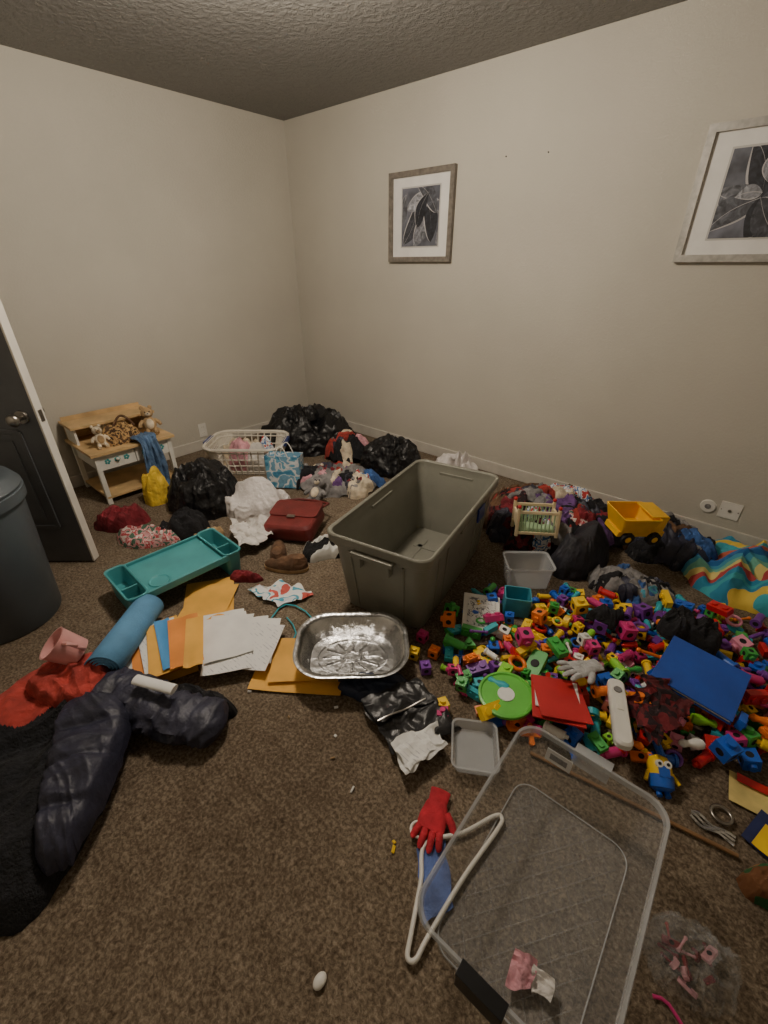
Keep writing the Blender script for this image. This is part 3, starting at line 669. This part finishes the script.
for sx in (-1,1):
    for sy in (-1,1): mb.box((sx*.105,sy*.06,.07),(.016,.016,.16),cr); mb.sph((sx*.105,sy*.06,.16),.011,tred,10,6)
    mb.box((sx*.105,0,.08),(.012,.11,.07),cr)
for i in range(-4,5):
    for sy in (-1,1): mb.box((i*.021,sy*.06,.07),(.007,.007,.11),cg)
mb.box((0,0,.02),(.20,.11,.01),cg)
mb.obj("toy_rack",.002)
mb=MB(); mb.at(2.97,-1.53,.05,math.radians(30),rx=.2,ry=.05)
mb.box((0,0,0),(.165,.2,.012),white); mb.box((0,0,.008),(.125,.155,.003),Mprint("pencil_drawing",[(225,225,222),(120,120,125),(225,225,222),(215,215,212)],44,.7)); mb.obj("drawing_tablet",.003)
mb=MB(); mb.at(3.06,-1.36,.006,.5); container(mb,[(.12,.10,.01,0),(.12,.10,.01,.10),(.11,.09,.01,.10),(.11,.09,.01,.01)],P_("teal_toy_box",(66,155,175)),3); mb.obj("teal_toy_bin")
# ---------------------------------------------------------------- toy blocks
def t_cube(mb,m,s):
    mb.box((0,0,0),(s,s,s),m); mb.cyl((0,0,s/2),(0,0,s*.75),s*.27,s*.25,m,10)
    for ax in ((1,0,0),(-1,0,0),(0,1,0),(0,-1,0)):
        a=Vector(ax); mb.cyl(a*s*.49,a*s*.506,s*.24,s*.24,tdark,10)
def t_brick(mb,m,s):
    mb.box((0,0,0),(s*1.7,s*.9,s*.55),m)
    for x in (-.42,.42): mb.cyl((x*s,0,s*.27),(x*s,0,s*.42),s*.25,s*.25,m,12)
def t_cyl(mb,m,s):
    mb.cyl((-s*.7,0,0),(s*.7,0,0),s*.33,s*.33,m,12); mb.cyl((-s*.8,0,0),(-s*.6,0,0),s*.42,s*.42,m,12); mb.cyl((s*.7,0,0),(s*.95,0,0),s*.17,s*.15,m,8); mb.cyl((-s*.81,0,0),(-s*.8,0,0),s*.22,s*.22,tdark,8)
def t_stick(mb,m,s):
    mb.cyl((-s,0,0),(s,0,0),s*.16,s*.16,m,8); mb.sph((-s,0,0),s*.25,m,8,6); mb.sph((s,0,0),s*.25,m,8,6)
def t_arch(mb,m,s):
    r=[]
    for i in range(9):
        a=pi*i/8; r.append([(s*.7*math.cos(a)*k,y,s*.7*math.sin(a)*k-s*.3) for k,y in ((1,-s*.3),(1,s*.3),(.5,s*.3),(.5,-s*.3))])
    mb.loft(r,m,smooth=False)
def t_ring(mb,m,s): mb.tube([(s*.55*math.cos(a*pi/8),s*.55*math.sin(a*pi/8),0) for a in range(16)],s*.16,m,8,closed=True)
def t_ball(mb,m,s): mb.sph((0,0,0),s*.42,m,14,9); mb.lathe([(s*.425,-s*.03),(s*.45,0),(s*.425,s*.03)],m,14,cap0=False,cap1=False)
def t_plus(mb,m,s):
    mb.box((0,0,0),(s*1.5,s*.4,s*.35),m); mb.box((0,0,0),(s*.4,s*1.5,s*.35),m)
    for x,y in ((.75,0),(-.75,0),(0,.75),(0,-.75)): mb.cyl((x*s,y*s,-s*.17),(x*s,y*s,s*.17),s*.25,s*.25,m,10)
def t_tri(mb,m,s):
    mb.loft([[(s*.65*math.cos(a),s*.65*math.sin(a),z) for a in (pi/2,pi*7/6,pi*11/6)] for z in (-s*.25,s*.25)],m,smooth=False); mb.cyl((0,0,.2*s),(0,0,s*.42),s*.2,s*.2,m,10)
def t_pin(mb,m,s): mb.lathe([(s*.3,-s*.8),(s*.38,-s*.4),(s*.2,.15*s),(s*.28,s*.5),(s*.1,s*.75)],m,12)
def t_slab(mb,m,s):
    container(mb,[(s*2.2,s*1.1,s*.2,-s*.2),(s*2.2,s*1.1,s*.2,s*.2)],m,3); mb.cyl((0,0,s*.2),(0,0,s*.26),s*.3,s*.3,tdark,12)
kinds=[t_cube]*8+[t_brick]*5+[t_cyl]*7+[t_stick]*2+[t_slab]+[t_arch,t_ring,t_ball,t_plus,t_tri,t_pin,t_pin]
cols=[tred]*3+[tyel]*4+[tgrn]*3+[tblu]*4+[tpur]*3+[tora]*3+[ttea]*3+[tmag]*3+[tlim]*2+[tpnk,twht]
poly=[(2.90,-1.76),(3.02,-1.88),(3.12,-1.97),(3.28,-1.99),(3.5,-1.90),(3.78,-1.72),(3.98,-1.55),(4.12,-1.3),(4.18,-1.02),(4.1,-.80),(3.88,-.74),(3.68,-.80),(3.5,-.98),(3.32,-1.04),(3.18,-1.10),(3.02,-1.27),(2.86,-1.36),(2.84,-1.55)]
def inside(x,y,pg):
    c=False; j=len(pg)-1
    for i in range(len(pg)):
        if (pg[i][1]>y)!=(pg[j][1]>y) and x<(pg[j][0]-pg[i][0])*(y-pg[i][1])/(pg[j][1]-pg[i][1])+pg[i][0]: c=not c
        j=i
    return c
rnd=random.Random(12); hm={}; cs=.015
def hget(x,y,r):
    m_=0; k=int(r/cs)
    for i in range(-k,k+1):
        for j in range(-k,k+1):
            if i*i+j*j<=k*k: m_=max(m_,hm.get((int(x/cs)+i,int(y/cs)+j),0))
    return m_
def hset(x,y,r,z):
    k=int(r/cs)
    for i in range(-k,k+1):
        for j in range(-k,k+1):
            if i*i+j*j<=k*k: hm[(int(x/cs)+i,int(y/cs)+j)]=z
def blocked(x,y): return math.hypot(x-3.0,y+1.13)<.16 or math.hypot(x-3.06,y+1.36)<.10
mb=MB()
for n_ in range(520):
    s=rnd.choice((.028,.032,.036,.040,.046,.052))*rnd.uniform(.92,1.08); kd=rnd.choice(kinds)
    best=None
    for t in range(4):
        while True:
            x=rnd.uniform(2.8,4.2); y=rnd.uniform(-2.0,-.68)
            if inside(x,y,poly) and not blocked(x,y): break
        d=math.hypot(x-3.5,(y+1.3))
        z=hget(x,y,s*.9)+d*.05
        if best is None or z<best[0]: best=(z,x,y)
    _,x,y=best; z=hget(x,y,s*.6)
    if z>.10: continue
    if kd in (t_stick,t_cyl,t_ring,t_plus,t_slab): tilt=(rnd.uniform(-.25,.25),rnd.uniform(-.3,.3)); hh=s*.42
    elif kd==t_pin: tilt=(pi/2,rnd.uniform(-.2,.2)); hh=s*.38
    else: tilt=(rnd.choice((0,0,pi/2,-pi/2,.4))+rnd.uniform(-.2,.2),rnd.uniform(-.25,.25)); hh=s*.52
    mb.at(x,y,z+hh+.002,rnd.uniform(0,2*pi),tilt[0],tilt[1]); kd(mb,rnd.choice(cols),s)
    hset(x,y,s*.65,z+hh*1.8)
for x,y,m_ in ((3.99,-1.46,tred),(2.84,-1.80,tmag),(2.87,-1.9,tyel),(3.1,-2.03,tyel),(4.05,-1.62,tlim),(2.95,-1.93,tpur),(3.12,-2.06,tmag),(2.93,-1.84,tora)):
    mb.at(x,y,.024,rnd.uniform(0,6)); t_cube(mb,m_,.04)
mb.obj("toy_block_pile",.0016,1)
mb=MB(); mb.at(3.78,-1.39,.12,math.radians(-5),rx=.12,ry=.05); bb=P_("blue_binder_vinyl",(42,80,172),.45)
mb.box((0,0,0),(.25,.24,.006),bb); mb.box((0,0,.010),(.24,.235,.008),paper); mb.box((0,0,.018),(.25,.24,.006),bb); mb.box((-.127,0,.009),(.006,.24,.024),bb); mb.obj("blue_binder",.002)
mb=MB(); mb.at(3.27,-1.88,.07,0,.05,-.05)
mb.lathe([(.095,0),(.098,.004),(.098,.016),(.09,.018),(.086,.012),(.03,.012),(.028,.015),(.004,.015)],P_("lime_lid",(104,194,76)),40); mb.cyl((.0,0,.012),(0,0,.016),.03,.03,paper,20); mb.obj("green_tub_lid")
mb=MB(); mb.at(3.42,-1.80,.10,math.radians(25),rx=-.12); rf=P_("red_folder",(190,46,50),.45)
mb.box((0,0,0),(.17,.2,.005),rf); mb.box((0,.02,.007),(.15,.15,.004),paper); mb.box((.01,.0,.012),(.17,.19,.004),rf,(0,.08,.15)); mb.obj("red_folder",.001)
mb=MB(); mb.at(3.60,-1.72,.095,math.radians(22))
mb.loft([rrect(w,l,.022,z,6) for w,l,z in ((.045,.25,0),(.055,.27,.008),(.055,.27,.028),(.045,.255,.036))],white); mb.cyl((0,.08,.036),(0,.08,.04),.014,.013,greyc,16); mb.box((0,.02,.037),(.02,.05,.003),offw); mb.obj("white_game_controller",.001)
mb=MB(); mb.at(3.76,-1.79,.035,.5,rx=-1.1)
mb.lathe([(.02,-.05),(.033,-.042),(.035,0),(.035,.02),(.026,.042),(.006,.05)],tyel,20); mb.lathe([(.021,-.052),(.0345,-.043),(.0362,-.018),(.0362,-.008)],tblu,20,cap1=False)
mb.box((0,-.034,.0),(.03,.006,.03),tblu)
for x in (-.012,.012): mb.cyl((x,-.03,.02),(x,-.038,.02),.011,.011,twht,12); mb.cyl((x,-.038,.02),(x,-.04,.02),.005,.005,tdark,8)
for x in (-1,1): mb.cyl((x*.034,0,.0),(x*.048,-.01,-.028),.006,.006,tyel,8); mb.cyl((x*.012,0,-.05),(x*.012,-.008,-.066),.008,.009,tblu,8)
mb.obj("yellow_character_toy")
glove("grey_knit_glove",3.44,-1.64,.12,2.6,cloth("light_grey_knit",(172,172,172)),.1,.1,1.4)
mb=MB(); quadcloth(mb,[(3.58,-1.64),(3.66,-1.48),(3.80,-1.56),(3.70,-1.78)],.080,.05,plaid,102,12,40,edge=.03); mb.obj("dark_plaid_shirt")
garment("black_cloth",ell(3.72,-1.14,.11,.08,.4,10,5,.3),.07,black,103,z0=.10,freq=12,crease=.02)
garment("black_cloth",ell(3.42,-1.28,.07,.045,.4,10,6,.3),.05,black,104,z0=.10,freq=14,crease=.018)
# ---------------------------------------------------------------- near right odds and ends
mb=MB(); sheetm(mb,4.02,-1.66,.004,.17,.11,.1,M("yellow_packet",(215,195,125),.5),.004,1); sheetm(mb,4.03,-1.62,.010,.16,.03,.1,tred,.004,1); mb.obj("craft_packet")
mb=MB(); sheetm(mb,4.07,-1.78,.004,.15,.13,-.3,M("navy_card",(38,48,96),.5),.006,4); sheetm(mb,4.04,-1.79,.012,.05,.09,-.3,tyel,.003,4); mb.obj("printed_card")
mb=MB(); mb.cyl((3.42,-1.98,.012),(3.98,-1.885,.012),.006,.006,M("wood_dowel",(136,102,66),.6),10); mb.obj("wooden_dowel")
mb=MB(); mb.at(3.93,-1.79,.004); mb.tube([(.026*math.cos(a*pi/10),.026*math.sin(a*pi/10),.008) for a in range(20)],.005,metal,8,closed=True); mb.obj("metal_ring")
mb=MB(); 
for i in range(3): mb.tube([(3.86+.11*t/8,-1.835-.010*i+.005*math.sin(t+i),.01+.004*math.sin(t*1.3+i)) for t in range(9)],.005,foil,6,.4)
mb.obj("foil_strips")
garment("brown_green_cloth",ell(4.07,-1.93,.07,.05,.2,10,5,.3),.05,Mprint("brown_green_print",[(110,70,40),(40,90,50),(150,100,60)],10),105,freq=14)
mb=MB(); heapm(mb,ell(3.92,-2.22,.09,.09,0,12,6,.1),.10,clear,106,.6,16,prof='dome',nA=90,nR=30,crease=.02,wob=.2)
rr_=random.Random(9)
for i in range(14):
    mb.at(3.92+rr_.uniform(-.05,.05),-2.22+rr_.uniform(-.05,.05),.014+rr_.uniform(0,.02),rr_.uniform(0,6),rr_.uniform(-1,1)); rr_.choice((t_stick,t_ring,t_arch,t_slab))(mb,rr_.choice((pinkc,redc,tmag,maroonc,maroonc)),.018)
mb.obj("clear_bag_of_trinkets")
mb=MB(); mb.tube([(3.87+.015*t,-2.33+.01*math.sin(t),.008) for t in range(7)],.004,tmag,6); mb.obj("pink_ribbon")
# ---------------------------------------------------------------- camera
cd=bpy.data.cameras.new("camera"); cam=bpy.data.objects.new("camera",cd); bpy.context.collection.objects.link(cam)
cd.sensor_fit='VERTICAL'; cd.sensor_height=36; cd.lens=440/1024*36; cd.clip_start=.02
th=math.atan(247/440); yaw=math.atan2(.654,.757)
cam.location=(3.63,-2.97,1.43); cam.rotation_euler=(pi/2-th,0,yaw)
bpy.context.scene.camera=cam
wd=bpy.data.worlds.new("world"); bpy.context.scene.world=wd; wd.use_nodes=True; wd.node_tree.nodes["Background"].inputs[0].default_value=(.5,.48,.45,1); wd.node_tree.nodes["Background"].inputs[1].default_value=.1
